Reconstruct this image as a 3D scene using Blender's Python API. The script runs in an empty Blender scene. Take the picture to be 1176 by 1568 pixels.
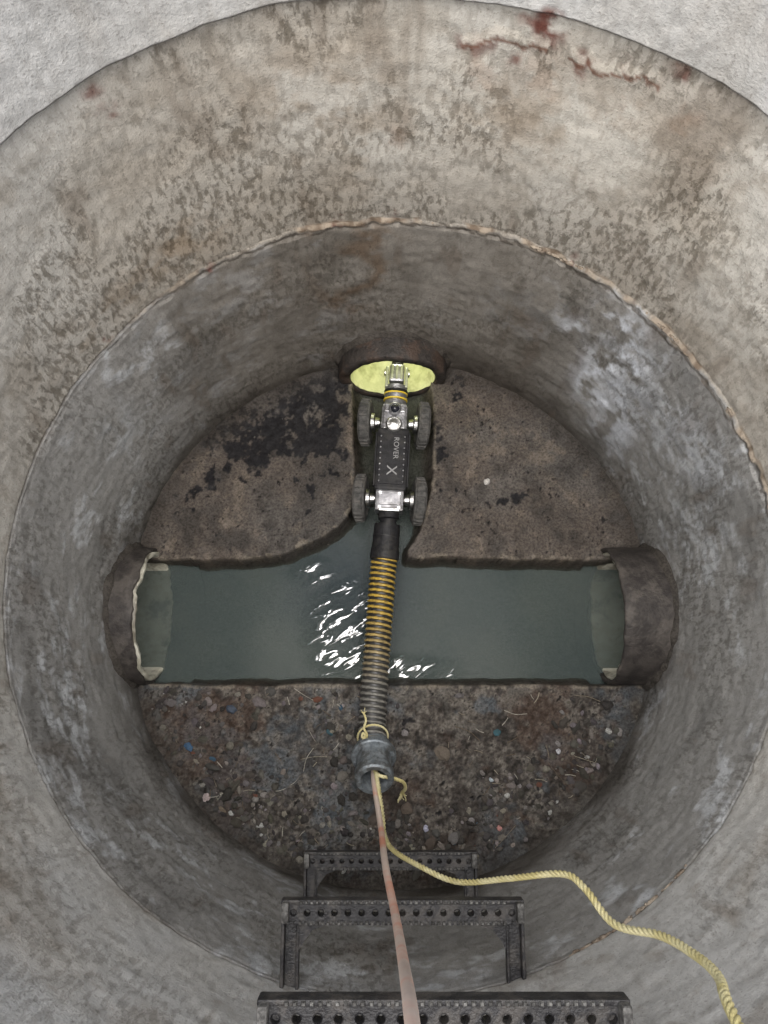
import bpy, bmesh, math, random
import numpy as np
from mathutils import Vector, Matrix, noise
random.seed(7); rng=np.random.default_rng(5)
sc=bpy.context.scene
CX,CY=0.015,0.18      # axis of the shaft
R=0.60
JZ=0.59; JZ2=1.04; TOP=1.60
WATER=-0.072

# ---------------------------------------------------------------- helpers
def link(o,parent=None):
    sc.collection.objects.link(o)
    if parent: o.parent=parent
    return o
def empty(name,loc=(0,0,0),rot=(0,0,0)):
    o=bpy.data.objects.new(name,None); o.location=loc; o.rotation_euler=rot; o.empty_display_size=.05
    return link(o)
def meshobj(name,verts,faces,mat=None,parent=None,smooth=True,cols=None):
    me=bpy.data.meshes.new(name); me.from_pydata([tuple(v) for v in verts],[],faces); me.update()
    if smooth: me.polygons.foreach_set('use_smooth',[True]*len(me.polygons))
    if cols is not None:
        a=me.color_attributes.new('Col','FLOAT_COLOR','POINT')
        a.data.foreach_set('color',np.array(cols,dtype=np.float32).ravel())
    if mat: me.materials.append(mat)
    return link(bpy.data.objects.new(name,me),parent)
def npmesh(name,V,F,mat,C=None):
    used=np.unique(F); mp=np.zeros(len(V),np.int64); mp[used]=np.arange(len(used)); V=V[used]; F=mp[F]
    me=bpy.data.meshes.new(name); me.vertices.add(len(V)); me.vertices.foreach_set('co',V.astype(np.float32).ravel())
    me.loops.add(F.size); me.loops.foreach_set('vertex_index',F.ravel().astype(np.int32))
    me.polygons.add(len(F)); me.polygons.foreach_set('loop_start',np.arange(0,F.size,4,dtype=np.int32)); me.polygons.foreach_set('use_smooth',np.ones(len(F),bool))
    me.update(calc_edges=True)
    if C is not None:
        a=me.color_attributes.new('Col','FLOAT_COLOR','POINT'); a.data.foreach_set('color',C[used].astype(np.float32).ravel())
    me.materials.append(mat)
    return link(bpy.data.objects.new(name,me))
def bmobj(name,bm,mat,parent=None,smooth=False):
    me=bpy.data.meshes.new(name); bm.to_mesh(me); bm.free()
    if smooth: me.polygons.foreach_set('use_smooth',[True]*len(me.polygons))
    me.materials.append(mat); return link(bpy.data.objects.new(name,me),parent)
def box(name,c,s,mat,parent=None,bev=.004,seg=2):
    bm=bmesh.new(); bmesh.ops.create_cube(bm,size=1)
    bmesh.ops.scale(bm,vec=s,verts=bm.verts)
    if bev: bmesh.ops.bevel(bm,geom=bm.edges[:],offset=bev,segments=seg,affect='EDGES',profile=.6)
    bmesh.ops.translate(bm,vec=c,verts=bm.verts)
    return bmobj(name,bm,mat,parent)
def lathe(name,prof,origin,axis,mat,parent=None,n=40,smooth=False,jit=0):
    axis=Vector(axis).normalized(); q=Vector((0,0,1)).rotation_difference(axis); o=Vector(origin)
    vs=[];fs=[]
    for i,(a,r) in enumerate(prof):
        for k in range(n):
            t=2*math.pi*k/n
            rr=r; aa=a
            if jit:
                nn=noise.noise(Vector((math.cos(t)*3,math.sin(t)*3,a*20+i*.3))); n2=noise.noise(Vector((math.cos(t)*11,math.sin(t)*11,5.3)))
                aa+=jit*(nn+n2*.6)*(1 if 0<i<len(prof)-1 else 0)
            vs.append(o+q@Vector((rr*math.cos(t),rr*math.sin(t),aa)))
    for i in range(len(prof)-1):
        for k in range(n):
            k2=(k+1)%n
            fs.append((i*n+k,i*n+k2,(i+1)*n+k2,(i+1)*n+k))
    return meshobj(name,vs,fs,mat,parent,smooth)
def catmull(P,step):
    P=[Vector(p) for p in P]; P=[P[0]*2-P[1]]+P+[P[-1]*2-P[-2]]
    out=[]
    for i in range(1,len(P)-2):
        a,b,c,d=P[i-1:i+3]; n=max(2,int((c-b).length/step))
        for k in range(n):
            t=k/n
            out.append(.5*((2*b)+(c-a)*t+(2*a-5*b+4*c-d)*t*t+(3*b-a-3*c+d)*t**3))
    out.append(P[-2]); return out
def frames(pts):
    T=[(pts[min(i+1,len(pts)-1)]-pts[max(i-1,0)]).normalized() for i in range(len(pts))]
    u=T[0].orthogonal().normalized(); F=[];s=0
    for i,t in enumerate(T):
        if i: 
            q=T[i-1].rotation_difference(t); u=q@u; s+=(pts[i]-pts[i-1]).length
        u=(u-t*u.dot(t)).normalized(); F.append((pts[i],t,u,t.cross(u),s))
    return F
def sweep(F,rf,n,cf=None,base=0):
    vs=[];fs=[];cs=[]
    for i,(p,t,u,v,s) in enumerate(F):
        for k in range(n):
            th=2*math.pi*k/n; r=rf(s,th)
            vs.append(p+u*(r*math.cos(th))+v*(r*math.sin(th)))
            if cf: cs.append(cf(s,th))
    for i in range(len(F)-1):
        for k in range(n):
            k2=(k+1)%n; fs.append((base+i*n+k,base+i*n+k2,base+(i+1)*n+k2,base+(i+1)*n+k))
    return vs,fs,cs
G=np.random.default_rng(11).random((64,64,64)).astype(np.float32)
def vn(P,sc_,seed):
    q=P*sc_+np.array([seed*7.31+300,seed*3.77+300,seed*5.13+300]); i=np.floor(q).astype(np.int64); f=(q-i); f=f*f*(3-2*f); i%=64; j=(i+1)%64
    a,b,c=i[:,0],i[:,1],i[:,2]; A,B,C=j[:,0],j[:,1],j[:,2]; x,y,z=f[:,0],f[:,1],f[:,2]
    return ((G[a,b,c]*(1-x)+G[A,b,c]*x)*(1-y)+(G[a,B,c]*(1-x)+G[A,B,c]*x)*y)*(1-z)+((G[a,b,C]*(1-x)+G[A,b,C]*x)*(1-y)+(G[a,B,C]*(1-x)+G[A,B,C]*x)*y)*z
def zn(P,sc_,octv,seed,gain=.55):
    o=np.zeros(len(P)); a=1.;s=sc_
    ca,sa=math.cos(.6),math.sin(.6); Q=P
    for k in range(octv):
        o+=a*(vn(Q,s,seed+k*1.7)-.5); a*=gain; s*=2.03
        Q=np.stack([Q[:,0]*ca-Q[:,1]*sa,Q[:,0]*sa*ca+Q[:,1]*ca*ca-Q[:,2]*sa,Q[:,0]*sa*sa+Q[:,1]*ca*sa+Q[:,2]*ca],1)
    return o/(o.std()+1e-9)
def ss(v,a,b):
    t=np.clip((v-a)/(b-a),0,1); return t*t*(3-2*t)
def mixa(c,m,col):
    m=np.clip(m,0,1)[:,None]; return c*(1-m)+np.asarray(col)*m

# ---------------------------------------------------------------- node helpers
class NT:
    def __init__(s,name):
        s.m=bpy.data.materials.new(name); s.m.use_nodes=True; s.t=s.m.node_tree; s.n=s.t.nodes
        s.b=s.n['Principled BSDF']; s.out=s.n['Material Output']
    def new(s,ty): return s.n.new(ty)
    def L(s,a,b): s.t.links.new(a,b)
    def put(s,sock,v):
        if isinstance(v,bpy.types.NodeSocket): s.L(v,sock)
        elif isinstance(v,(int,float)): sock.default_value=v
        else:
            sock.default_value=tuple(v)+((1,) if len(v)==3 and sock.type=='RGBA' else ())
    def P(s): 
        n=s.new('ShaderNodeTexCoord'); return n.outputs['Object']
    def math(s,op,a,b=0,clamp=False):
        n=s.new('ShaderNodeMath'); n.operation=op; n.use_clamp=clamp; s.put(n.inputs[0],a); s.put(n.inputs[1],b); return n.outputs[0]
    def vec(s,op,a,b):
        n=s.new('ShaderNodeVectorMath'); n.operation=op; s.put(n.inputs[0],a); s.put(n.inputs[1],b)
        return n.outputs['Value'] if op=='DISTANCE' else n.outputs[0]
    def noise(s,v,scale,detail=3,rough=.55,col=False,dist=0):
        n=s.new('ShaderNodeTexNoise'); s.L(v,n.inputs['Vector']); n.inputs['Scale'].default_value=scale
        n.inputs['Detail'].default_value=detail; n.inputs['Roughness'].default_value=rough; n.inputs['Distortion'].default_value=dist
        return n.outputs['Color' if col else 'Fac']
    def mr(s,v,a,b,c=0,d=1):
        n=s.new('ShaderNodeMapRange'); n.interpolation_type='SMOOTHSTEP'; s.put(n.inputs['Value'],v)
        for k,x in zip(('From Min','From Max','To Min','To Max'),(a,b,c,d)): n.inputs[k].default_value=x
        return n.outputs[0]
    def mix(s,f,a,b,mode='MIX'):
        n=s.new('ShaderNodeMix'); n.data_type='RGBA'; n.blend_type=mode; n.clamp_factor=True
        s.put(n.inputs[0],f); s.put(n.inputs[6],a); s.put(n.inputs[7],b); return n.outputs[2]
    def bump(s,h,dist,strength=1,prev=None):
        n=s.new('ShaderNodeBump'); s.put(n.inputs['Height'],h); n.inputs['Distance'].default_value=dist; n.inputs['Strength'].default_value=strength
        if prev: s.L(prev,n.inputs['Normal'])
        return n.outputs[0]
    def fin(s,col,rough=.8,nrm=None,metal=0,spec=None):
        s.put(s.b.inputs['Base Color'],col); s.put(s.b.inputs['Roughness'],rough); s.put(s.b.inputs['Metallic'],metal)
        if nrm: s.L(nrm,s.b.inputs['Normal'])
        if spec is not None: s.b.inputs['Specular IOR Level'].default_value=spec
        return s.m

# ---------------------------------------------------------------- materials
def wall_mat():
    s=NT('shaft_concrete'); P=s.P()
    at=s.new('ShaderNodeVertexColor'); at.layer_name='Col'
    ps=s.vec('MULTIPLY',P,(1,1,.40))
    mot=s.noise(ps,108,3,.62,dist=.15); fine=s.noise(P,260,2,.7)
    motm=s.mr(mot,.43,.64)
    dark=s.mix(1,at.outputs[0],(.54,.52,.49),'MULTIPLY')
    lite=s.mix(1,at.outputs[0],(1.08,1.075,1.07),'MULTIPLY')
    c=s.mix(s.math('MULTIPLY',motm,at.outputs[1]),lite,dark)
    c=s.mix(s.mr(fine,.58,.74,0,.6),c,s.mix(1,c,(.42,.40,.37),'MULTIPLY'))
    c=s.mix(s.mr(fine,.44,.25,0,.5),c,s.mix(1,c,(1.35,1.35,1.33),'MULTIPLY'))
    h=s.math('SUBTRACT',s.math('MULTIPLY',fine,.4),s.math('MULTIPLY',s.math('MULTIPLY',motm,at.outputs[1]),.35))
    return s.fin(c,.85,s.bump(h,.003,.8),spec=.2)
def bench_mat():
    s=NT('bench_concrete'); P=s.P()
    at=s.new('ShaderNodeVertexColor'); at.layer_name='Col'
    fine=s.noise(P,190,3,.7); med=s.noise(P,60,3,.6)
    c=s.mix(s.mr(fine,.35,.7),s.mix(1,at.outputs[0],(1.35,1.33,1.3),'MULTIPLY'),s.mix(1,at.outputs[0],(.6,.58,.56),'MULTIPLY'))
    h=s.math('ADD',s.math('MULTIPLY',fine,.35),s.math('MULTIPLY',med,.65))
    return s.fin(c,s.mr(med,.35,.65,.5,.8),s.bump(h,.005,.7),spec=.16)
def simple(name,a,b,scale=60,rough=.6,metal=0,bump=.001,spec=None,dirt=None):
    s=NT(name); P=s.P(); f=s.noise(P,scale,4,.65)
    c=s.mix(s.mr(f,.35,.65),a,b)
    if dirt: c=s.mix(s.math('MULTIPLY',s.mr(s.noise(P,scale*.35,4,.7),.48,.62),dirt[3]),c,dirt[:3])
    return s.fin(c,rough,s.bump(s.noise(P,scale*4,2),bump,.7),metal,spec)
M_wall=wall_mat(); M_bench=bench_mat()
M_sleeve=simple('dark_clay',(.032,.028,.026),(.058,.051,.046),40,.6,dirt=(.13,.115,.10,.45),bump=.003,spec=.25)
M_rustsl=simple('rusted_sleeve',(.026,.023,.021),(.046,.040,.036),40,.6,dirt=(.085,.055,.040,.5),bump=.004,spec=.25)
M_liner=simple('pale_clay',(.40,.38,.30),(.52,.50,.42),30,.5,dirt=(.11,.095,.07,.85))
M_green=simple('lime_liner',(.46,.48,.24),(.60,.61,.33),30,.4,dirt=(.26,.26,.11,.7))
M_black=simple('black_anodised',(.008,.008,.009),(.018,.018,.020),90,.5,spec=.22,dirt=(.04,.038,.034,.5))
M_rub=simple('rubber_tyre',(.045,.045,.043),(.095,.093,.088),80,.8,spec=.2,dirt=(.12,.11,.10,.5))
M_steel=simple('stainless',(.45,.45,.44),(.65,.65,.64),60,.3,1)
M_alu=simple('machined_alloy',(.20,.20,.21),(.36,.36,.37),60,.4,.75,dirt=(.08,.075,.07,.6))
M_galv=simple('galvanised',(.14,.16,.175),(.26,.285,.30),70,.5,.5,dirt=(.06,.055,.045,.7))
M_yel=simple('yellow_band',(.55,.38,.03),(.66,.49,.06),50,.5)
M_white=simple('white_print',(.20,.20,.20),(.28,.28,.28),50,.6)
M_glass=simple('lens_glass',(.01,.012,.015),(.02,.02,.03),50,.08)
M_cream=simple('camera_housing',(.26,.28,.20),(.40,.41,.32),60,.4,.3)
M_step=simple('step_plastic',(.017,.016,.017),(.034,.033,.034),70,.5,bump=.002,spec=.35,dirt=(.10,.09,.08,.5))
M_wear=simple('worn_step_edge',(.05,.048,.045),(.17,.165,.155),90,.7,bump=.002,spec=.3,dirt=(.03,.028,.026,.6))
M_cable=simple('orange_cable',(.52,.42,.36),(.60,.49,.42),14,.5,dirt=(.62,.20,.10,.75))
def rope_mat():
    s=NT('rope_fibre'); P=s.P()
    c=s.mix(s.mr(s.noise(P,22,3),.4,.6),(.48,.42,.19),(.60,.55,.32))
    c=s.mix(s.math('MULTIPLY',s.mr(s.noise(P,600,2),.5,.65),.35),c,(.28,.21,.08))
    return s.fin(c,.6,s.bump(s.noise(P,900,2),.0008))
M_rope=rope_mat()
def col_mat(name,rough=.5,scale=120,spec=.5):
    s=NT(name); a=s.new('ShaderNodeVertexColor'); a.layer_name='Col'; P=s.P()
    c=s.mix(s.math('MULTIPLY',s.mr(s.noise(P,scale,3,.7),.4,.62),.4),a.outputs[0],(.05,.045,.038))
    return s.fin(c,rough,spec=spec)
M_hose=col_mat('hose_skin',.42); M_gravel=col_mat('gravel_mix',.8,300,.25); M_straw=col_mat('straw_mix',.8,300,.25)

# ---------------------------------------------------------------- shaft wall
PIPES=[((CX,.158,0),(-1,0,0),.148),((CX,.158,0),(1,0,0),.148),((.021,CY,.03),(0,1,0),.112)]
def build_wall():
    nt=1040; zs=[];z=-.2
    while z<TOP:
        zs.append(z)
        z+= .0025 if (abs(z-JZ)<.024 or abs(z-JZ2)<.012) else (.012 if (z<-.03 or z>1.32) else .0045)
    zs.append(TOP); zs=np.array(zs); th=np.arange(nt)*2*math.pi/nt
    Z,T=np.meshgrid(zs,th,indexing='ij'); Z=Z.ravel();T=T.ravel(); c=np.cos(T);sn=np.sin(T)
    U=np.stack([c*R,sn*R,Z],1)
    ring=np.stack([c*R,sn*R,np.full_like(c,.7)],1)
    chip=zn(ring,14,3,3); chip2=zn(U,55,2,4); ragg=zn(ring,45,3,9)
    r=R+.0013*zn(U,4.5,2,1)+.0005*zn(U,24,2,2)+.0004*chip2
    north=ss(sn+.55*c,-.05,.85)
    jl=JZ+.0010*chip+.0013*ragg*north
    up=Z>jl
    r=r+np.where(up,(.0010+.0048*north)+.0008*chip*north,0)
    near=(Z<=jl)&(Z>jl-.010-.004*np.abs(ragg))
    r=r+np.where(near,north*np.clip(.0008+.0018*ragg,0,.005)+.0008,0)
    r=r+np.where((np.abs(Z-jl)<.0022)&(north<.5),.0025,0)
    r=r+np.where(Z>JZ2,-.009+.0008*chip,0)+np.where((Z<=JZ2)&(Z>JZ2-.008),.003,0)
    X=CX+r*c; Y=CY+r*sn; V=np.stack([X,Y,Z],1); Pw=V.copy()
    w1=zn(Pw,10,3,21);w2=zn(Pw,10,3,22);w3=zn(Pw,10,3,23); Pd=Pw+np.stack([w1,w2,w3],1)*.022
    big=zn(Pw,2.6,3,31); med=zn(Pw,8,4,32); sm=zn(Pw,26,4,33,.65); st=zn(Pw*np.array([1,1,.22]),34,3,34); tiny=zn(Pw,80,2,35)
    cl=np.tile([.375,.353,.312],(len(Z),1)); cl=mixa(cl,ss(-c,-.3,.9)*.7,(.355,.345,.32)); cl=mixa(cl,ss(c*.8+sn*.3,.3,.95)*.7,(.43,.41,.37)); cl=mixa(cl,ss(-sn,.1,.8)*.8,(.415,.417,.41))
    cl=mixa(cl,ss(big,.2,1.6)*.45,(.28,.25,.205)); cl=mixa(cl,ss(med,.5,1.8)*.40,(.225,.195,.155))
    cl=mixa(cl,ss(st,.6,2)*.3,(.21,.185,.15)); cl=mixa(cl,ss(-med,.5,1.8)*.3,(.47,.455,.42)); cl=mixa(cl,ss(sm,1,2.2)*.35,(.19,.165,.13))
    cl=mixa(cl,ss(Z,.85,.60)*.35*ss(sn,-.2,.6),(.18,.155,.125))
    mm=.35+.65*ss(zn(Pd,5,3,41),-1.0,.8); mm=mm*(1-.45*ss(-sn,.0,.7))
    for a0,z0,sa,sz,am in [(1.30,.86,.16,.07,.40),(1.75,.90,.16,.08,.35),(2.15,.68,.12,.05,.5),(1.05,.93,.22,.05,.22),(.62,.93,.2,.09,.2),(2.4,.66,.25,.04,.35),(1.62,.75,.1,.12,.3)]:
        m=np.exp(-((T-a0)/sa)**2-((Z-z0)/sz)**2)*ss(sm+med*.6,-1,1); cl=mixa(cl,m*am*1.3,(.20,.15,.10))
    lo=np.tile([.205,.190,.168],(len(Z),1)); lo=mixa(lo,ss(big,-.4,1.4)*.6,(.145,.131,.113)); lo=mixa(lo,ss(med,.2,1.6)*.65,(.105,.094,.080)); lo=mixa(lo,ss(st,.4,1.8)*.35,(.11,.098,.085))
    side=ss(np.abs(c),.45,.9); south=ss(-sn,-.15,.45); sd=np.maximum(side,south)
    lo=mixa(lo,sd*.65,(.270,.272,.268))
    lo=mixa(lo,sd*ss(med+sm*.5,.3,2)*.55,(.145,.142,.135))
    bloom=ss(zn(Pd,7,5,42,.65),.25,1.7)*(.25+.75*sd)*ss(sm+tiny*.5,-1.1,.9)
    lo=mixa(lo,bloom*.8,(.43,.445,.46))
    def run(l,a0,w,z0,z1,am,colr,slant=0):
        a=T+.05*w1+slant*(Z-.3)
        m=np.exp(-((a-a0)/w)**2)*ss(Z,z0-.04,z0+.1)*ss(Z,z1+.04,z1-.05)*ss(sm*.8+st*.8+tiny*.3,-1.2,1.2)
        return mixa(l,m*am,colr)
    lo=run(lo,.78,.10,.16,.56,.95,(.62,.65,.70),.12); lo=run(lo,.62,.06,.05,.40,.85,(.55,.58,.63)); lo=run(lo,.45,.10,.30,.5,.5,(.45,.47,.50))
    lo=run(lo,.30,.12,.28,.47,.6,(.10,.095,.085)); lo=run(lo,.56,.07,.30,.44,.6,(.095,.09,.08))
    lo=run(lo,1.02,.07,.35,.56,.7,(.055,.050,.042)); lo=run(lo,1.20,.10,.2,.56,.45,(.09,.078,.062)); lo=run(lo,1.66,.06,.2,.6,.7,(.12,.08,.05)); lo=run(lo,1.36,.07,.05,.5,.5,(.25,.235,.21))
    lo=run(lo,2.3,.12,.1,.58,.5,(.10,.09,.075)); lo=run(lo,2.62,.09,.2,.45,.6,(.40,.42,.44)); lo=run(lo,2.05,.09,.25,.45,.4,(.27,.26,.24))
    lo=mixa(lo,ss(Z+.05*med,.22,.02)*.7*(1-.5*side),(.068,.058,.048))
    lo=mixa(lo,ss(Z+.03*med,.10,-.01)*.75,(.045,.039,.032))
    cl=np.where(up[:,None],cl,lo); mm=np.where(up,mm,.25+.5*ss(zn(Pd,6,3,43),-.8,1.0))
    tp=np.tile([.40,.395,.38],(len(Z),1)); tp=mixa(tp,ss(med,0,2)*.5,(.30,.285,.26)); tp=mixa(tp,ss(big,.3,1.6)*.4,(.26,.25,.23)); tp=mixa(tp,ss(st,.4,2)*.3,(.28,.26,.23))
    t3=Z>JZ2; cl=np.where(t3[:,None],tp,cl); mm=np.where(t3,.3,mm)
    cl=mixa(cl,(np.abs(Z-JZ2+.004)<.005)*.55,(.12,.10,.08))
    dj=Z-jl+.0025*chip2
    m=ss(np.abs(dj-.001),.0085,.004)*(.08+.85*north)*ss(zn(ring,20,3,51)+.4*chip2,-.9,.2)
    jc=mixa(np.tile([.27,.225,.175],(len(Z),1)),ss(tiny+sm*.5,-.5,1.0),(.125,.092,.065)); cl=cl*(1-m[:,None])+jc*m[:,None]
    cl=mixa(cl,ss(np.abs(dj+.0085+.002*chip),.0045,.001)*.75*(.35+.65*north),(.045,.036,.028))  # shadow under the joint mortar, painted into the wall colour as a dark line
    cl=mixa(cl,ss(np.abs(Z-jl),.003,.001)*(1-north)*.75*ss(ragg,-1.3,.2),(.075,.06,.045))
    mm=mm*(1-m)
    wf=np.stack([zn(Pw,45,3,61),zn(Pw,45,3,62),zn(Pw,45,3,63)],1)*.0055; Pf=Pw+wf
    for (cx,cy,cz,r0,am) in [(.105,.775,.975,.014,.8),(.125,.77,.968,.02,.7),(.165,.76,.975,.018,.85),(.190,.757,1.01,.028,.95),(.198,.755,1.03,.022,.9),(.24,.735,.975,.022,.8),(.285,.71,.99,.02,.85),(.345,.68,1.02,.02,.85),(.13,.77,.925,.03,.25),(.30,.70,.94,.03,.25),(.20,.75,.94,.04,.22),(.36,.67,.97,.03,.3),
                       (-.335,.665,1.00,.024,.95),(-.328,.67,.975,.020,.85),(-.445,.57,1.10,.030,.95),(-.455,.565,1.085,.03,.4),(.02,.78,.80,.03,.25),(-.29,.69,.595,.014,.85),(-.08,.77,.60,.018,.85),(.02,.78,.605,.016,.8),(-.45,.56,.60,.014,.7),(.32,.70,.60,.014,.7)]:
        d=np.linalg.norm((Pf-np.array([cx,cy,cz]))*np.array([1,1,.7]),axis=1); cl=mixa(cl,ss(d,r0,r0*.25)*am*ss(tiny+sm,-1.9,0),(.10,.034,.024) if am>.5 else (.22,.12,.07))
    zl=.975+.006*zn(ring,16,2,71)+.004*ragg+.012*(c>.38)
    msk=((X>.095)&(X<.20))|((X>.225)&(X<.33))
    cl=mixa(cl,ss(np.abs(Z-zl),.0045,.002)*msk*(sn>0)*.85,(.12,.055,.035)); cl=mixa(cl,ss(np.abs(Z-zl-.012),.009,.006)*msk*(sn>0)*.6,(.46,.42,.36))
    cl=mixa(cl,ss(st*1.0+med*.6,1.3,2.6)*.3*(~t3),(.13,.10,.075))
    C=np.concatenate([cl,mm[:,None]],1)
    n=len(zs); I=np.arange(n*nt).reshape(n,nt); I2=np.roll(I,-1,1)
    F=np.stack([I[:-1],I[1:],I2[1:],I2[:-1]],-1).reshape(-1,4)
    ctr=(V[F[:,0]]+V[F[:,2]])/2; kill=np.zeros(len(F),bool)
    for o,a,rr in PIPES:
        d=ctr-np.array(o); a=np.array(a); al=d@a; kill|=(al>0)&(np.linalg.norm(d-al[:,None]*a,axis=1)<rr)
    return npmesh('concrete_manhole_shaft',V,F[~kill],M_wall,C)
build_wall()
def lumps():
    vs=[];fs=[]
    bm0=bmesh.new(); bmesh.ops.create_icosphere(bm0,subdivisions=2,radius=1); bv=[v.co.copy() for v in bm0.verts]; bf=[[v.index for v in f.verts] for f in bm0.faces]; bm0.free()
    for i in range(330):
        south=i>=270
        t=random.uniform(.05,1.95) if not south else random.uniform(-1.15,-.80)
        if not south and noise.noise(Vector((t*5,0,0)))<.0+.25*abs(t-.9)/1.2: continue
        s=random.uniform(.0012,.0036); base=len(vs)
        rr=R+(.004 if not south else .001)
        o=Vector((CX+rr*math.cos(t),CY+rr*math.sin(t),JZ+random.uniform(-.005,.001)))
        sx=random.uniform(.8,3)
        for v in bv:
            k=1+.6*noise.noise(v*1.5+Vector((i,0,0)))
            a=v*k*s
            vs.append(o+Vector((-math.sin(t),math.cos(t),0))*a.x*sx+Vector((math.cos(t),math.sin(t),0))*a.y+Vector((0,0,a.z*.7)))
        fs+= [[base+j for j in f] for f in bf]
    m=simple('mortar',(.12,.09,.065),(.29,.245,.19),60,.9,bump=.003)
    meshobj('joint_mortar',vs,fs,m)
lumps()

# ---------------------------------------------------------------- bench with channels
POLY=[(-.8,.004),(.8,.004),(.8,.286),(.45,.286),(.30,.287),(.20,.292),(.14,.293),(.09,.289),(.055,.293),(.056,.31),(.072,.335),(.086,.365),(.097,.40),(.108,.45),(.114,.5),(.117,.6),(.117,.9),
      (-.076,.9),(-.074,.6),(-.068,.48),(-.070,.44),(-.078,.41),(-.092,.385),(-.115,.36),(-.15,.337),(-.185,.318),(-.225,.303),(-.27,.293),(-.33,.287),(-.8,.286)]
def smooth(x): x=np.clip(x,0,1); return x*x*(3-2*x)
def sdf(X,Y):
    d=np.full(X.shape,9.);ins=np.zeros(X.shape,bool);n=len(POLY)
    for i in range(n):
        ax,ay=POLY[i];bx,by=POLY[(i+1)%n]; ex,ey=bx-ax,by-ay
        t=np.clip(((X-ax)*ex+(Y-ay)*ey)/(ex*ex+ey*ey),0,1)
        d=np.minimum(d,np.hypot(X-ax-t*ex,Y-ay-t*ey))
        if ay!=by:
            c=((ay>Y)!=(by>Y))&(X<(bx-ax)*(Y-ay)/(by-ay)+ax); ins^=c
    return np.where(ins,d,-d)
def vnoise(X,Y,sc_,seed):
    g=np.random.default_rng(seed).random((int(2.2*sc_)+6,int(2.2*sc_)+6)); u=(X+1.1)*sc_; v=(Y+1.1)*sc_
    i=u.astype(int);j=v.astype(int); fu=smooth(u-i); fv=smooth(v-j)
    return (g[i,j]*(1-fu)*(1-fv)+g[i+1,j]*fu*(1-fv)+g[i,j+1]*(1-fu)*fv+g[i+1,j+1]*fu*fv)-.5
def floor_h(X,Y,full=False):
    d=sdf(X,Y)+.006*vnoise(X,Y,22,1)+.003*vnoise(X,Y,70,2)
    nor=smooth((Y-.33)/.10)
    half=.14*(1-nor)+.096*nor; dep=.155*(1-nor)+.098*nor
    k=np.clip(d/half,0,1)
    ch=-(.012*smooth((d+.003)/.006)+ (dep-.012)*np.sqrt(1-(1-k)**2))
    stub=(np.abs(X-CX)>.46)&(d>0.003)
    ch=np.where(stub,ch-.07,ch)
    rough=.006*vnoise(X,Y,9,3)+.004*vnoise(X,Y,30,4)+.0015*vnoise(X,Y,90,5)
    rc=np.hypot(X-CX,Y-CY)
    bench=rough+.012*smooth((rc-.53)/.09)*smooth((-d)/.08)
    south=smooth((-Y)/.05); bench=bench+south*(.005*vnoise(X,Y,130,8)+.009*np.clip(vnoise(X,Y,55,9),0,1)+.003*vnoise(X,Y,200,6))
    w=smooth((d+.004)/.006)
    z=np.where(d>-.004,bench*(1-w*.8)+ch,bench)
    return (z,d) if full else z
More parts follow.
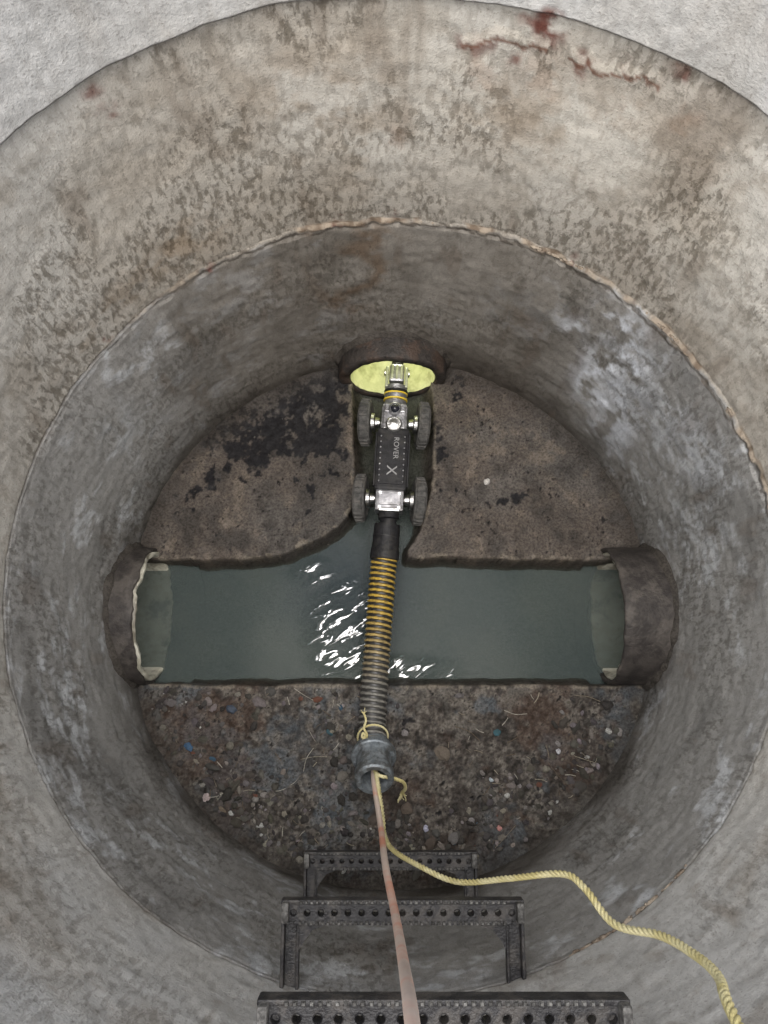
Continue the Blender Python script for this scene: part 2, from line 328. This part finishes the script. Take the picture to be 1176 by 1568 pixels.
def build_bench():
    st=.0028; xs=np.arange(CX-.63,CX+.63,st); ys=np.arange(CY-.63,CY+.63,st)
    X,Y=np.meshgrid(xs,ys,indexing='ij'); Z,D=floor_h(X,Y,True)
    nx,ny=X.shape; V=np.stack([X,Y,Z],-1).reshape(-1,3); D=D.ravel(); x,y,z=V.T
    I=np.arange(nx*ny).reshape(nx,ny)
    F=np.stack([I[:-1,:-1],I[1:,:-1],I[1:,1:],I[:-1,1:]],-1).reshape(-1,4)
    P=V.copy(); P[:,2]=0
    w=np.stack([zn(P,12,4,1),zn(P,12,4,2),0*x],1)*.022; Pd=P+w
    big=zn(P,5,3,3);med=zn(P,18,4,4,.6);sm=zn(P,55,3,5,.65);tiny=zn(P,140,2,6)
    cl=np.tile([.068,.058,.050],(len(x),1)); cl=mixa(cl,ss(big,-.3,1.5)*.85,(.080,.074,.068)); cl=mixa(cl,ss(med+.3*big,.1,1.8)*.75,(.033,.030,.027)); cl=mixa(cl,ss(-med+.4*sm,.6,2)*.6,(.125,.106,.086))
    cl=mixa(cl,ss(sm,1.2,2.4)*.4,(.15,.125,.105)); cl=mixa(cl,ss(zn(Pd,9,3,15),.3,1.6)*.55,(.036,.034,.032))
    so=ss(y,.03,-.01)
    g=np.tile([.056,.049,.043],(len(x),1)); g=mixa(g,ss(sm+tiny*.7,-.2,2)*.85,(.13,.12,.105)); g=mixa(g,ss(-sm-tiny*.6,0,1.8)*.9,(.018,.016,.014)); g=mixa(g,ss(zn(Pd,9,4,16),.4,1.5)*.55,(.070,.084,.097)); g=mixa(g,ss(-med-big,.8,2.4)*.5,(.055,.034,.024)); g=mixa(g,ss(zn(Pd,7,4,17),.2,1.5)*.65,(.026,.022,.019))
    g=mixa(g,ss(zn(Pd,11,3,18),.8,1.8)*.5,(.10,.095,.085))
    cl=cl*(1-so[:,None])+g*so[:,None]
    t=np.zeros(len(x))
    for cx,cy,rx,ry,am in [(-.31,.585,.11,.06,1),(-.22,.655,.11,.06,1),(-.12,.70,.09,.06,1),(-.12,.64,.05,.06,.9),(-.36,.53,.06,.03,.9),(-.20,.575,.09,.045,.95),(-.42,.47,.02,.04,.8),(.155,.60,.020,.07,.75),(.15,.53,.015,.05,.7),(.30,.43,.08,.022,.62),(.16,.70,.06,.03,.7),(-.085,.55,.018,.08,.75),(-.19,.47,.05,.03,.6),(.135,.50,.014,.08,.7),(-.20,.42,.015,.05,.62),(.36,.55,.05,.02,.45),(.22,.66,.04,.03,.6)]:
        t=np.maximum(t,np.exp(-((Pd[:,0]-cx)/rx)**2-((Pd[:,1]-cy)/ry)**2)*am)
    t=ss(t+.22*sm+.12*med+.10*tiny,.42,.80)
    cl=mixa(cl,t*.95,(.007,.007,.0085)); rim=ss(t,.1,.5)*ss(t,.95,.6); cl=mixa(cl,rim*.3*ss(sm,0,1.5),(.13,.11,.09))
    pit=ss(sm*.4+tiny,1.9,2.3); cl=mixa(cl,pit*.9,(.006,.005,.005))
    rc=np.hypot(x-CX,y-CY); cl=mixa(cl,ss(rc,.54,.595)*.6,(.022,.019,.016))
    e=ss(np.abs(D+.003+.002*sm),.008,.002)*ss(med+sm,-.6,1.3); cl=mixa(cl,e*.55,(.17,.15,.12))
    cl=mixa(cl,ss(D+.001*sm,.002,.008)*.7,(.026,.025,.020)); cl=mixa(cl,ss(z,-.05,-.075)*.8,(.058,.064,.056))
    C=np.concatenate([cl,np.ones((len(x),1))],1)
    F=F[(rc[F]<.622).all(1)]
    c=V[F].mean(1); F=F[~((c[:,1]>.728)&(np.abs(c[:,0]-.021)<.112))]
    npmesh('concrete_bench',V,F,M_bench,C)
build_bench()

# ---------------------------------------------------------------- water
def water_mat():
    s=NT('murky_water'); P=s.P()
    b=s.b; col=s.mix(s.mr(s.noise(P,5,2),.35,.65),(.074,.093,.090),(.092,.110,.102))
    col=s.mix(s.mr(s.vec('DISTANCE',P,(-.08,.24,WATER)),.24,.02,0,.7),col,(.034,.048,.060))
    Pr=s.new('ShaderNodeVectorRotate'); Pr.rotation_type='Z_AXIS'; s.L(P,Pr.inputs['Vector']); Pr.inputs['Angle'].default_value=math.radians(-28)
    rip=s.noise(s.vec('MULTIPLY',Pr.outputs[0],(.5,1.5,1)),38,2,.5,dist=.6)
    m1=s.mr(s.vec('DISTANCE',s.vec('MULTIPLY',P,(1,.70,1)),(-.09,.085,WATER)),.125,.03)
    m2=s.mr(s.vec('DISTANCE',s.vec('MULTIPLY',P,(.40,1.5,1)),(.055*.40,.038*1.5,WATER)),.065,.015)
    m3=s.mr(s.vec('DISTANCE',s.vec('MULTIPLY',P,(.8,1.1,1)),(-.17*.8,.265*1.1,WATER)),.055,.01,0,.5)
    mask=s.math('MAXIMUM',s.math('MAXIMUM',m1,m2),m3)
    nrm=s.bump(s.math('MULTIPLY',rip,mask),.014,.8)
    s.fin(col,.05,nrm)
    gl=s.math('MULTIPLY',s.mr(s.math('ADD',rip,s.math('MULTIPLY',mask,.16)),.65,.72),mask)  # glints put into the material: masked patches made more reflective than the water around
    s.L(s.mr(gl,0,.6,.10,1.0),b.inputs['Specular IOR Level'])
    s.L(s.mr(gl,0,.6,.16,.05),b.inputs['Roughness'])
    s.L(s.mr(gl,0,.6,1.33,2.1),b.inputs['IOR'])
    tr=s.new('ShaderNodeBsdfTransparent'); tr.inputs[0].default_value=(.90,.91,.84,1)
    mx=s.new('ShaderNodeMixShader'); s.L(s.mr(gl,0,.5,.32,0),mx.inputs[0])
    s.L(b.outputs[0],mx.inputs[1]); s.L(tr.outputs[0],mx.inputs[2]); s.L(mx.outputs[0],s.out.inputs[0])
    return s.m
n=40
wv=[(-1.05+2.1*i/n,-.01+.44*j/8,WATER) for i in range(n+1) for j in range(9)]
wf=[(i*9+j,(i+1)*9+j,(i+1)*9+j+1,i*9+j+1) for i in range(n) for j in range(8)]
meshobj('water',wv,wf,water_mat())

# ---------------------------------------------------------------- drain pipes
def pipe(origin,ax,start,ro,ri,li,mat_in,off=0,name='drain_pipe',jit=.003,ms=None):
    e=empty(name,origin)
    A=Vector(ax); L=1.0
    lathe('sleeve',[(L,ro),(start+.02,ro),(start+.004,ro-.001),(start,ro-.003),(start,ri+.002),(start+.003,ri),(L,ri)],(0,0,0),A,ms or M_sleeve,e,96,True,jit)
    lathe('liner',[(L,ri-.0015),(start+off+.002,ri-.0015),(start+off,ri-.003),(start+off,li+.002),(start+off+.003,li),(L,li),(L,.001)],(0,0,0),A,mat_in,e,96,True,jit)
    return e
pipe((0,.158,0),(-1,0,0),.527,.156,.147,.135,M_liner,-.004,jit=.007)
pipe((0,.158,0),(1,0,0),.505,.156,.146,.137,M_liner,.006,jit=.005)
pipe((.021,0,.03),(0,1,0),.722,.130,.104,.101,M_green,.004,ms=M_rustsl)
def fillet(name,origin,ax,ro):
    vs=[];fs=[];cs=[];n=96;A=Vector(ax);U=Vector((0,0,1));W=A.cross(U)
    for j,(dr,inw) in enumerate([(-.004,.012),(.002,.009),(.007,.004),(.014,-.005)]):
        for k in range(n):
            t=2*math.pi*k/n; nn=noise.noise(Vector((math.cos(t)*3,math.sin(t)*3,ro*9)))*.7+noise.noise(Vector((math.cos(t)*9,math.sin(t)*9,3)))*.4
            rr=ro+dr*(1+nn*1.2); lat=rr*math.cos(t); up=rr*math.sin(t)
            p=Vector(origin)+W*lat+U*up
            q=Vector((p.x-CX,p.y-CY)); a2=Vector((A.x,A.y)); b=q.dot(a2); dd=-b+math.sqrt(max(0,b*b-(q.length_squared-R*R)))
            vs.append(p+A*(dd-inw*(1+nn))); g=.05+.03*nn; cs.append((g,g*.9,g*.8,1))
    for j in range(3):
        for k in range(n): k2=(k+1)%n; fs.append((j*n+k,j*n+k2,(j+1)*n+k2,(j+1)*n+k))
    meshobj(name,vs,fs,M_bench,None,True,cs)
fillet('pipe_mortar_collar',(0,.158,0),(-1,0,0),.156)
fillet('pipe_mortar_collar',(0,.158,0),(1,0,0),.156)
fillet('pipe_mortar_collar',(.021,0,.03),(0,1,0),.130)

# ---------------------------------------------------------------- crawler robot
rb=empty('pipe_inspection_robot',(.0185,.518,.022),(0,0,math.radians(-3.4)))
def part(n,c,s,m,b=.003): return box(n,c,s,m,rb,b)
part('chassis',(0,-.002,.008),(.074,.150,.056),M_black,.006)
part('top_plate',(0,-.004,.0375),(.062,.120,.005),M_black,.002)
for sx in(-1,1): part('side_rail',(sx*.0385,-.002,.020),(.005,.13,.016),M_black,.0015)
part('rear_block',(0,-.100,.006),(.066,.050,.050),M_alu,.006)
part('rear_cover',(0,-.098,.0335),(.052,.028,.006),M_alu,.002)
part('front_block',(0,.098,.006),(.062,.066,.052),M_alu,.007)
part('front_bracket',(0,.122,.034),(.050,.022,.008),M_alu,.003)
lathe('sensor_rim',[(0,.015),(.007,.015),(.009,.0125),(.006,.011),(.006,.0005)],(0,.118,.037),(0,0,1),M_alu,rb)
lathe('sensor_lens',[(0,.0105),(.004,.009),(.006,.0005)],(0,.118,.0435),(0,0,1),M_glass,rb,32,True)
lathe('lift_knob',[(0,.019),(.008,.019),(.011,.016),(.011,.012),(.015,.0115),(.017,.0005)],(0,.080,.033),(0,0,1),M_steel,rb,32)
for i in range(9):
    for sx in(-1,1):
        lathe('rivet',[(0,.0020),(.0015,.0016),(.002,.0002)],(sx*.0275,-.058+i*.0135,.0398),(0,0,1),M_alu,rb,10)
for (a,b) in [(-.022,-.118),(.022,-.118),(-.022,-.085),(.022,-.085),(-.02,.07),(.02,.07),(-.024,.128),(.024,.128)]:
    lathe('bolt',[(0,.0035),(.003,.0035),(.003,.0018),(.0015,.0016),(.0015,.0002)],(a,b,.034 if b<0 else .0315),(0,0,1),M_steel,rb,12)
part('handle_bar',(0,-.122,.028),(.050,.008,.010),M_steel,.003)
for sx in(-1,1): part('handle_post',(sx*.022,-.118,.018),(.008,.014,.020),M_alu,.002)
def wheel(x,y,z,sx):
    ax=(sx,0,-.10)
    prof=[(-.013,.0005),(-.013,.036),(-.015,.040),(-.014,.050),(-.008,.0545),(.007,.0545),(.013,.049),(.014,.038),(.009,.034),(.009,.018),(.012,.014),(.012,.0005)]
    lathe('wheel',prof,(x,y,z),ax,M_rub,rb,48)
    vs=[];fs=[]
    A=Vector(ax).normalized();q=Vector((0,0,1)).rotation_difference(A)
    for k in range(26):
        t=2*math.pi*k/26
        for (a,dr,dt) in [(-.011,.053,-.055),(-.011,.053,.055),(.010,.053,.055),(.010,.053,-.055),(-.010,.057,-.035),(-.010,.057,.035),(.008,.057,.035),(.008,.057,-.035)]:
            vs.append(Vector((x,y,z))+q@Vector((dr*math.cos(t+dt),dr*math.sin(t+dt),a)))
        b=k*8; fs+=[(b+4,b+5,b+6,b+7),(b,b+1,b+5,b+4),(b+1,b+2,b+6,b+5),(b+2,b+3,b+7,b+6),(b+3,b,b+4,b+7)]
    meshobj('tyre_lugs',vs,fs,M_rub,rb,False)
    lathe('hub',[(-.034,.011),(-.024,.013),(-.022,.021),(-.015,.023),(-.012,.010)],(x,y,z),ax,M_steel,rb,28)
for y in(.093,-.093):
    for sx in(-1,1): wheel(sx*.068,y,.002,sx)
lathe('neck',[(0,.018),(0,.026),(.014,.026),(.014,.023),(.020,.023),(.020,.027),(.030,.027),(.03,.018)],(0,.132,.010),(0,1,.05),M_alu,rb,32)
lathe('yellow_ring',[(0,.02),(0,.0285),(.0035,.0285),(.0035,.02)],(0,.148,.011),(0,1,.05),M_yel,rb,32)
lathe('yellow_ring',[(0,.02),(0,.0285),(.0035,.0285),(.0035,.02)],(0,.162,.0115),(0,1,.05),M_yel,rb,32)
lathe('black_ring',[(0,.02),(0,.028),(.005,.028),(.005,.02)],(0,.1675,.012),(0,1,.05),M_black,rb,32)
lathe('camera_base',[(0,.01),(0,.026),(.010,.027),(.012,.024),(.012,.0005)],(0,.173,.012),(0,1,.05),M_alu,rb,36)
for sx in(-1,1):
    part('yoke_arm',(sx*.0235,.203,.018),(.007,.052,.024),M_cream,.003)
    lathe('yoke_pivot',[(0,.009),(.004,.009),(.005,.007),(.005,.0005)],(sx*.026,.216,.019),(sx,0,0),M_steel,rb,20)
part('tilt_head',(0,.212,.018),(.036,.044,.034),M_alu,.006)
for i in range(3): part('lamp_bar',(-.011+i*.011,.212,.0365),(.0055,.036,.004),M_cream,.0015)
lathe('camera_eye',[(0,.014),(.012,.014),(.014,.012),(.010,.010),(.010,.0005)],(0,.232,.018),(0,1,0),M_black,rb,28)
lathe('cable_gland',[(0,.02),(0,.024),(.016,.024),(.018,.019),(.030,.019),(.030,.0225),(.048,.0225),(.050,.018),(.062,.018),(.064,.026),(.092,.027),(.096,.020)],(0,-.124,.004),(0,-1,.02),M_black,rb,32)
cu=bpy.data.curves.new('lettering','FONT'); cu.body='ROVER'; cu.size=.017; cu.extrude=.0003; cu.align_x='CENTER'; cu.align_y='CENTER'
cu.materials.append(M_white); t=link(bpy.data.objects.new('lettering',cu),rb); t.location=(.008,.022,.0402); t.rotation_euler=(0,0,-math.pi/2)
cu=bpy.data.curves.new('emblem','FONT'); cu.body='X'; cu.size=.034; cu.extrude=.0003; cu.align_x='CENTER'; cu.align_y='CENTER'
cu.materials.append(M_white); t=link(bpy.data.objects.new('emblem',cu),rb); t.location=(.000,-.032,.0402); t.rotation_euler=(0,0,-math.pi/2)
ld=bpy.data.lights.new('headlamp','POINT'); ld.energy=.42; ld.color=(1,1,.80); ld.shadow_soft_size=.012
lo=link(bpy.data.objects.new('headlamp',ld),rb); lo.location=(0,.262,.035)

# ---------------------------------------------------------------- hose
hp=[(.006,.345,.024),(.002,.30,.022),(-.003,.25,.018),(-.012,.13,.022),(-.020,.016,.034),(-.0250,-.075,.046),(-.022,-.135,.074)]
pts=catmull(hp,.0012); F=frames(pts); tot=F[-1][4]
PITCH=.0128
def hr(s,th):
    ph=(s/PITCH+th/(2*math.pi))%1.0
    return .0275+.0032*max(0,math.sin(math.pi*min(ph/.55,1)))**.6
def hc(s,th):
    ph=(s/PITCH+th/(2*math.pi))%1.0; k=s/tot
    rid=ph<.46
    a=(.46,.31,.05) ; g=(.18,.175,.155); f=min(1,max(0,(k-.36)/.35))
    if k<.10: return (.012,.012,.012,1)
    c=[a[i]*(1-f)+g[i]*f for i in range(3)]
    if not rid: c=(.012,.012,.012) if f<.6 else (.028,.028,.027)
    return (*c,1)
ho=empty('corrugated_hose')
v,f,c=sweep(F,hr,36,hc); meshobj('spiral_skin',v,f,M_hose,ho,True,c)
fr=F[0]; lathe('boot',[(-.02,.024),(-.02,.030),(.03,.031),(.045,.0335),(.060,.0335),(.062,.029)],fr[0],fr[1],M_black,ho,36)
end=F[-1][0]; tan=Vector((.03,-.62,.78)).normalized()
lathe('end_fitting',[(-.020,.026),(-.018,.036),(.004,.037),(.006,.045),(.009,.0475),(.016,.0475),(.019,.045),(.020,.037),(.056,.036),(.058,.040),(.078,.040),(.082,.037),(.082,.028),(.070,.024),(.03,.022),(.03,.0005)],end,tan,M_galv,ho,48)
q=Vector((0,0,1)).rotation_difference(tan)
for k in range(6):
    t=2*math.pi*k/6+.3; o=end+tan*.018+q@Vector((.041*math.cos(t),.041*math.sin(t),0))
    lathe('flange_bolt',[(0,.0045),(.005,.0045),(.005,.0005)],o,tan,M_galv,ho,6)
mouth=end+tan*.082

# ---------------------------------------------------------------- rope & cable
def rope(path,rad,parent,name,lay=.028):
    pts=catmull(path,.0022); F=frames(pts); V=[];Fa=[]
    for k in range(3):
        sub=[p+ (u*math.cos(2*math.pi*(s/lay)+k*2.094)+v*math.sin(2*math.pi*(s/lay)+k*2.094))*rad*.52 for p,t,u,v,s in F]
        vs,fs,_=sweep(frames(sub),lambda s,th:rad*.56,8,None,len(V)); V+=vs;Fa+=fs
    meshobj(name,V,Fa,M_rope,parent)
rp=empty('yellow_rope')
rope([end+tan*.045,mouth+Vector((.006,.004,.010)),(-.002,-.240,.25),(0,-.26,.28),(.0134,-.272,.36),(.054,-.277,.46),(.1086,-.283,.54),(.171,-.256,.64),(.2237,-.2305,.73),(.2396,-.2353,.78),(.253,-.255,.85),(.2765,-.2437,.93),(.2824,-.2385,1.0),(.277,-.2348,1.07),(.253,-.236,1.16),(.24,-.29,1.35),(.25,-.40,1.6),(.27,-.52,1.645),(.4,-.7,1.635)],.0042,rp,'long_line')
rope([end+tan*.05,mouth+Vector((.012,.010,.006)),mouth+Vector((.035,.004,-.01)),mouth+Vector((.058,-.006,-.03)),mouth+Vector((.064,-.022,-.06)),mouth+Vector((.058,-.035,-.095))],.0036,rp,'short_tail')
# one loose turn with a knot and hanging end on the hose
def wrap(s0,rad,name):
    base=min(F,key=lambda f:abs(f[4]-s0)); P=[]
    for k in range(12):
        a=2*math.pi*k/11; d=base[1]*(.002*k/10+.012*math.sin(a+.8))
        P.append(base[0]+d+(base[2]*math.cos(a)+base[3]*math.sin(a))*.0325)
    rope(P,rad,rp,name,.02); return base
bs=wrap(tot-.035,.0022,'binding')
k0=bs[0]+Vector((-.016,.004,.033))
rope([k0+Vector((.004,-.003,-.002)),k0+Vector((-.004,.004,.002)),k0+Vector((-.006,-.004,.004)),k0+Vector((.003,-.006,.003)),k0+Vector((.004,.003,.004)),k0+Vector((-.002,.014,.002)),k0+Vector((.002,.030,-.001)),k0+Vector((-.003,.046,-.004))],.0024,rp,'knot',.018)
rope([k0,k0+Vector((-.004,-.012,.001)),k0+Vector((.001,-.026,.004))],.0022,rp,'knot_end',.018)
for i in range(12):
    p0=k0+Vector((-.003,.044,-.004)) if i%2 else k0+Vector((.001,-.025,.004)); p1=p0+Vector((random.uniform(-.006,.006),random.uniform(.002,.012)*(1 if i%2 else -1),random.uniform(-.004,.003)))
    v,f,_=sweep(frames([p0,(p0+p1)/2+Vector((0,0,.001)),p1]),lambda s,th:.0008,5); meshobj('frayed_strand',v,f,M_rope,rp)
for i in range(16):
    p0=mouth+Vector((.058,-.035,-.095)); p1=p0+Vector((random.uniform(-.010,.010),random.uniform(-.022,-.004),random.uniform(-.02,.004)))
    v,f,_=sweep(frames([p0,(p0+p1)/2+Vector((random.uniform(-.004,.004),0,.002)),p1]),lambda s,th:.0008,5); meshobj('frayed_end',v,f,M_rope,rp)
cpts=catmull([end+tan*.04,mouth+Vector((-.001,-.001,.004)),(-.006,-.243,.31),(.002,-.256,.56),(.0132,-.264,.78),(.0173,-.244,1.0),(.018,-.209,1.23),(.022,-.23,1.42),(.03,-.40,1.64),(.05,-.6,1.65)],.006)
v,f,_=sweep(frames(cpts),lambda s,th:.0052,14); meshobj('tether_cable',v,f,M_cable)

# ---------------------------------------------------------------- step irons
def step(cx,fy,z,w=.33):
    e=empty('ladder_rung',(cx,fy,z)); d=.021; n=17; cell=w/n; hr_=.0052
    vs=[];fs=[]
    def ringpts(cx0,cy0,zz,r,m=12): return [(cx0+r*math.cos(2*math.pi*k/m),cy0+r*math.sin(2*math.pi*k/m),zz) for k in range(m)]
    for i in range(n):
        x0=-w/2+i*cell+cell/2; y0=-d/2
        outer=[]
        for k in range(12):
            a=2*math.pi*k/12; c,s_=math.cos(a),math.sin(a); t=min((cell/2)/abs(c) if abs(c)>1e-6 else 9,(d/2)/abs(s_) if abs(s_)>1e-6 else 9)
            outer.append((x0+c*t,y0+s_*t))
        b=len(vs); vs+=[(a,c,0) for a,c in outer]; vs+=ringpts(x0,y0,0,hr_); vs+=ringpts(x0,y0,.0015,hr_-.001);vs+=ringpts(x0,y0,-.018,hr_-.001)
        for k in range(12):
            k2=(k+1)%12
            fs+=[(b+k,b+k2,b+12+k2,b+12+k),(b+12+k,b+12+k2,b+24+k2,b+24+k),(b+24+k,b+24+k2,b+36+k2,b+36+k)]
        cs=[(x0+cell/2,y0+d/2),(x0-cell/2,y0+d/2),(x0-cell/2,y0-d/2),(x0+cell/2,y0-d/2)]
        for c in cs: vs.append((c[0],c[1],0))
        for ci,c in enumerate(cs):
            b2=len(vs)-4+ci
            for k in range(12):
                k2=(k+1)%12; A,B=outer[k],outer[k2]
                onx=lambda p:abs(abs(p[0]-x0)-cell/2)<1e-5
                if onx(A)!=onx(B) and all((p[0]-x0)*(c[0]-x0)>=-1e-9 and (p[1]-y0)*(c[1]-y0)>=-1e-9 for p in (A,B)): fs.append((b+k,b2,b+k2))
    meshobj('tread',vs,fs,M_step,e,False)
    box('front_lip',(0,.003,-.009),(w+.016,.006,.022),M_step,e,.002)
    box('rear_lip',(0,-d-.003,-.008),(w-.02,.006,.018),M_step,e,.002)
    vs=[];fs=[]
    m=38
    for yy in (.003,-d-.003):
        for k in range(m):
            x0=-w/2+.02+(w-.04)*k/(m-1); b=len(vs)
            for zz,s_ in ((.0,.0030),(.0050,.0014)):
                vs+=[(x0-s_,yy-s_*.9,zz),(x0+s_,yy-s_*.9,zz),(x0+s_,yy+s_*.9,zz),(x0-s_,yy+s_*.9,zz)]
            fs+=[(b+4,b+5,b+6,b+7)]+[(b+j,b+(j+1)%4,b+4+(j+1)%4,b+4+j) for j in range(4)]
    meshobj('grip_teeth',vs,fs,M_wear,e,False)
    L=abs(fy-(CY-R))+.06
    for sx in(-1,1):
        x=sx*(w/2-.006)
        box('side_arm',(x,-L/2+.004,-.012),(.020,L,.010),M_step,e,.003)
        box('arm_rib',(x+sx*.010,-L/2+.004,-.004),(.005,L,.026),M_step,e,.002)
        box('arm_rib_inner',(x-sx*.010,-L/2-.01,-.010),(.004,L-.03,.018),M_step,e,.002)
        box('end_stop',(sx*(w/2+.001),-.008,.006),(.010,.026,.020),M_wear,e,.003)
        g=bmesh.new(); x1=sx*(w/2-.014)
        P2=[(x1,-d),(x1-sx*.050,-d),(x1-sx*.040,-d-.007),(x1-sx*.022,-d-.013),(x1-sx*.010,-d-.028),(x1,-d-.045)]
        m_=len(P2); tv=[g.verts.new((a,b_,-.004)) for a,b_ in P2]; bv_=[g.verts.new((a,b_,-.018)) for a,b_ in P2]
        g.faces.new(tv); g.faces.new(bv_[::-1])
        for k in range(m_): g.faces.new((tv[k],tv[(k+1)%m_],bv_[(k+1)%m_],bv_[k]))
        bmesh.ops.recalc_face_normals(g,faces=g.faces); bmobj('gusset',g,M_step,e)
step(.0125,-.314,.20,.315); step(.026,-.299,.60,.325); step(.056,-.293,.970,.335)

# ---------------------------------------------------------------- debris
bm0=bmesh.new(); bmesh.ops.create_icosphere(bm0,subdivisions=2,radius=1); bv=[v.co.copy() for v in bm0.verts]; bf=[[v.index for v in f.verts] for f in bm0.faces]; bm0.free()
def fh(x,y): return float(floor_h(np.array([[x]]),np.array([[y]]))[0,0])
def stones(name,items):
    vs=[];fs=[];cs=[]
    XY=np.array([[i[0],i[1]] for i in items]); Z=floor_h(XY[:,:1],XY[:,1:])[:,0]
    for n_,(it,z0) in enumerate(zip(items,Z)):
        x,y,s,c=it; base=len(vs); rot=Matrix.Rotation(random.uniform(0,6.28),3,'Z'); sc_=Vector((random.uniform(.7,1.5),random.uniform(.6,1.1),random.uniform(.35,.75)))
        off=Vector((n_*1.7,n_*.3,0))
        for v in bv:
            k=1+.45*noise.noise(v*1.3+off)+.2*noise.noise(v*3+off); p=rot@Vector((v.x*sc_.x,v.y*sc_.y,v.z*sc_.z))*s*k
            vs.append((x+p.x,y+p.y,z0+s*.25+p.z)); cs.append((*c,1))
        fs+=[[base+j for j in f] for f in bf]
    return meshobj(name,vs,fs,M_gravel,None,False,cs)
items=[]
while len(items)<1500:
    y=CY-.6+random.random()*.59; x=CX+random.uniform(-.59,.59)
    if math.hypot(x-CX,y-CY)>.58 or y>-.008: continue
    dens=.15+1.1*noise.noise(Vector((x*5,y*5,2)))+ (.5 if math.hypot(x-CX,y-CY)>.45 else 0)
    if random.random()>dens: continue
    s=.0016+.0062*random.random()**2.4
    if random.random()<.035: s=random.uniform(.007,.012)
    g=random.uniform(.016,.075) if random.random()<.78 else random.uniform(.09,.20); c=(g,g*random.uniform(.84,.97),g*random.uniform(.70,.95))
    q_=random.random()
    if q_<.004: c=(.03,.07,.11)
    elif q_<.020: c=(.32,.32,.30)
    elif q_<.03: c=(.10,.04,.025)
    items.append((x,y,s,c))
for i in range(110):
    a=random.uniform(0,math.pi); r=random.uniform(.15,.58); x=CX+r*math.cos(a); y=CY+r*math.sin(a)
    if -.10<x<.14 and y>.28: continue
    if y<.31: continue
    g=random.uniform(.02,.11); items.append((x,y,random.uniform(.001,.0028),(g,g*.9,g*.78)))
items+=[(.245,.475,.009,(.50,.48,.45)),(.385,-.14,.006,(.45,.45,.47)),(.235,-.20,.006,(.40,.45,.48)),(-.385,-.235,.009,(.34,.28,.27)),(.13,-.145,.013,(.11,.09,.07)),(-.28,-.24,.009,(.18,.17,.155)),(-.35,-.26,.008,(.14,.11,.08)),(.25,-.30,.007,(.42,.20,.18)),(.09,-.30,.007,(.36,.36,.45)),(-.43,-.13,.008,(.04,.09,.16)),(-.02,-.28,.012,(.07,.055,.045)),(.25,-.10,.008,(.03,.09,.11)),(-.12,-.10,.007,(.03,.08,.10)),(-.34,-.05,.010,(.05,.065,.09)),(.05,-.26,.014,(.09,.07,.055)),(.10,-.33,.012,(.06,.045,.035))]
stones('gravel',items)
vs=[];fs=[];cs=[]
for i in range(95):
    while True:
        x=CX+random.uniform(-.58,.58); y=random.uniform(-.42,-.02)
        if math.hypot(x-CX,y-CY)<.57 and noise.noise(Vector((x*6,y*6,9)))>-.15: break
    l=random.uniform(.008,.028) if random.random()<.85 else random.uniform(.035,.065); a=random.uniform(0,6.28); z0=fh(x,y)+.003
    c=random.choice([(.28,.25,.19),(.18,.15,.11),(.10,.075,.05),(.34,.32,.27)])
    b=random.uniform(-.10,.10)*l
    p=[Vector((x,y,z0)),Vector((x+math.cos(a)*l/2-math.sin(a)*b,y+math.sin(a)*l/2+math.cos(a)*b,z0+random.uniform(.001,.005))),Vector((x+math.cos(a)*l,y+math.sin(a)*l,z0+random.uniform(0,.003)))]
    p=[q_ if math.hypot(q_.x-CX,q_.y-CY)<.585 else p[0]+Vector((0,.004*k,.003)) for k,q_ in enumerate(p)]
    rr=random.uniform(.0005,.0010)
    v,f,cc=sweep(frames(catmull(p,.006)),lambda s,th:rr,5,lambda s,th:(*c,1),len(vs)); vs+=v;fs+=f;cs+=cc
meshobj('straw_litter',vs,fs,M_straw,None,True,cs)

# ---------------------------------------------------------------- ground outside
vs=[];fs=[];n=96
rings=[.589,.60,.80,1.2,2,4,10,40,150]
for j,r in enumerate(rings):
    for k in range(n):
        t=2*math.pi*k/n; vs.append((CX+r*math.cos(t),CY+r*math.sin(t),1.60 if j>0 else 1.598))
for j in range(len(rings)-1):
    for k in range(n): k2=(k+1)%n; fs.append((j*n+k,(j+1)*n+k,(j+1)*n+k2,j*n+k2))
s=NT('ground_soil_grass'); P=s.P(); c=s.mix(s.mr(s.noise(P,3,5),.4,.6),(.10,.085,.06),(.06,.085,.03)); c=s.mix(s.mr(s.noise(P,60,4),.4,.65),c,(.15,.13,.09))
meshobj('ground',vs,fs,s.fin(c,.9,s.bump(s.noise(P,80,4),.02)))

# ---------------------------------------------------------------- light, world, camera
w=bpy.data.worlds.new('World'); sc.world=w; w.use_nodes=True; nt=w.node_tree
sky=nt.nodes.new('ShaderNodeTexSky'); sky.sky_type='NISHITA'; sky.sun_disc=False; sky.sun_elevation=math.radians(78); sky.sun_rotation=math.radians(180); sky.dust_density=3; sky.air_density=1
bg=nt.nodes['Background']; bg.inputs['Strength'].default_value=.22; nt.links.new(sky.outputs[0],bg.inputs['Color'])
sl=bpy.data.lights.new('sun','SUN'); sl.energy=11.5; sl.angle=math.radians(90); sl.color=(1,.975,.94)
so=link(bpy.data.objects.new('sun',sl)); so.rotation_euler=(math.radians(12),math.radians(-6),0)
cam=bpy.data.cameras.new('camera'); co=link(bpy.data.objects.new('camera',cam)); co.location=(0,0,1.78); co.rotation_euler=(math.radians(12.7),0,0)
cam.sensor_fit='VERTICAL'; cam.sensor_height=36; cam.lens=27.18; cam.clip_start=.02; cam.clip_end=500
sc.camera=co
sc.view_settings.view_transform='Standard'; sc.view_settings.look='None'; sc.view_settings.exposure=0
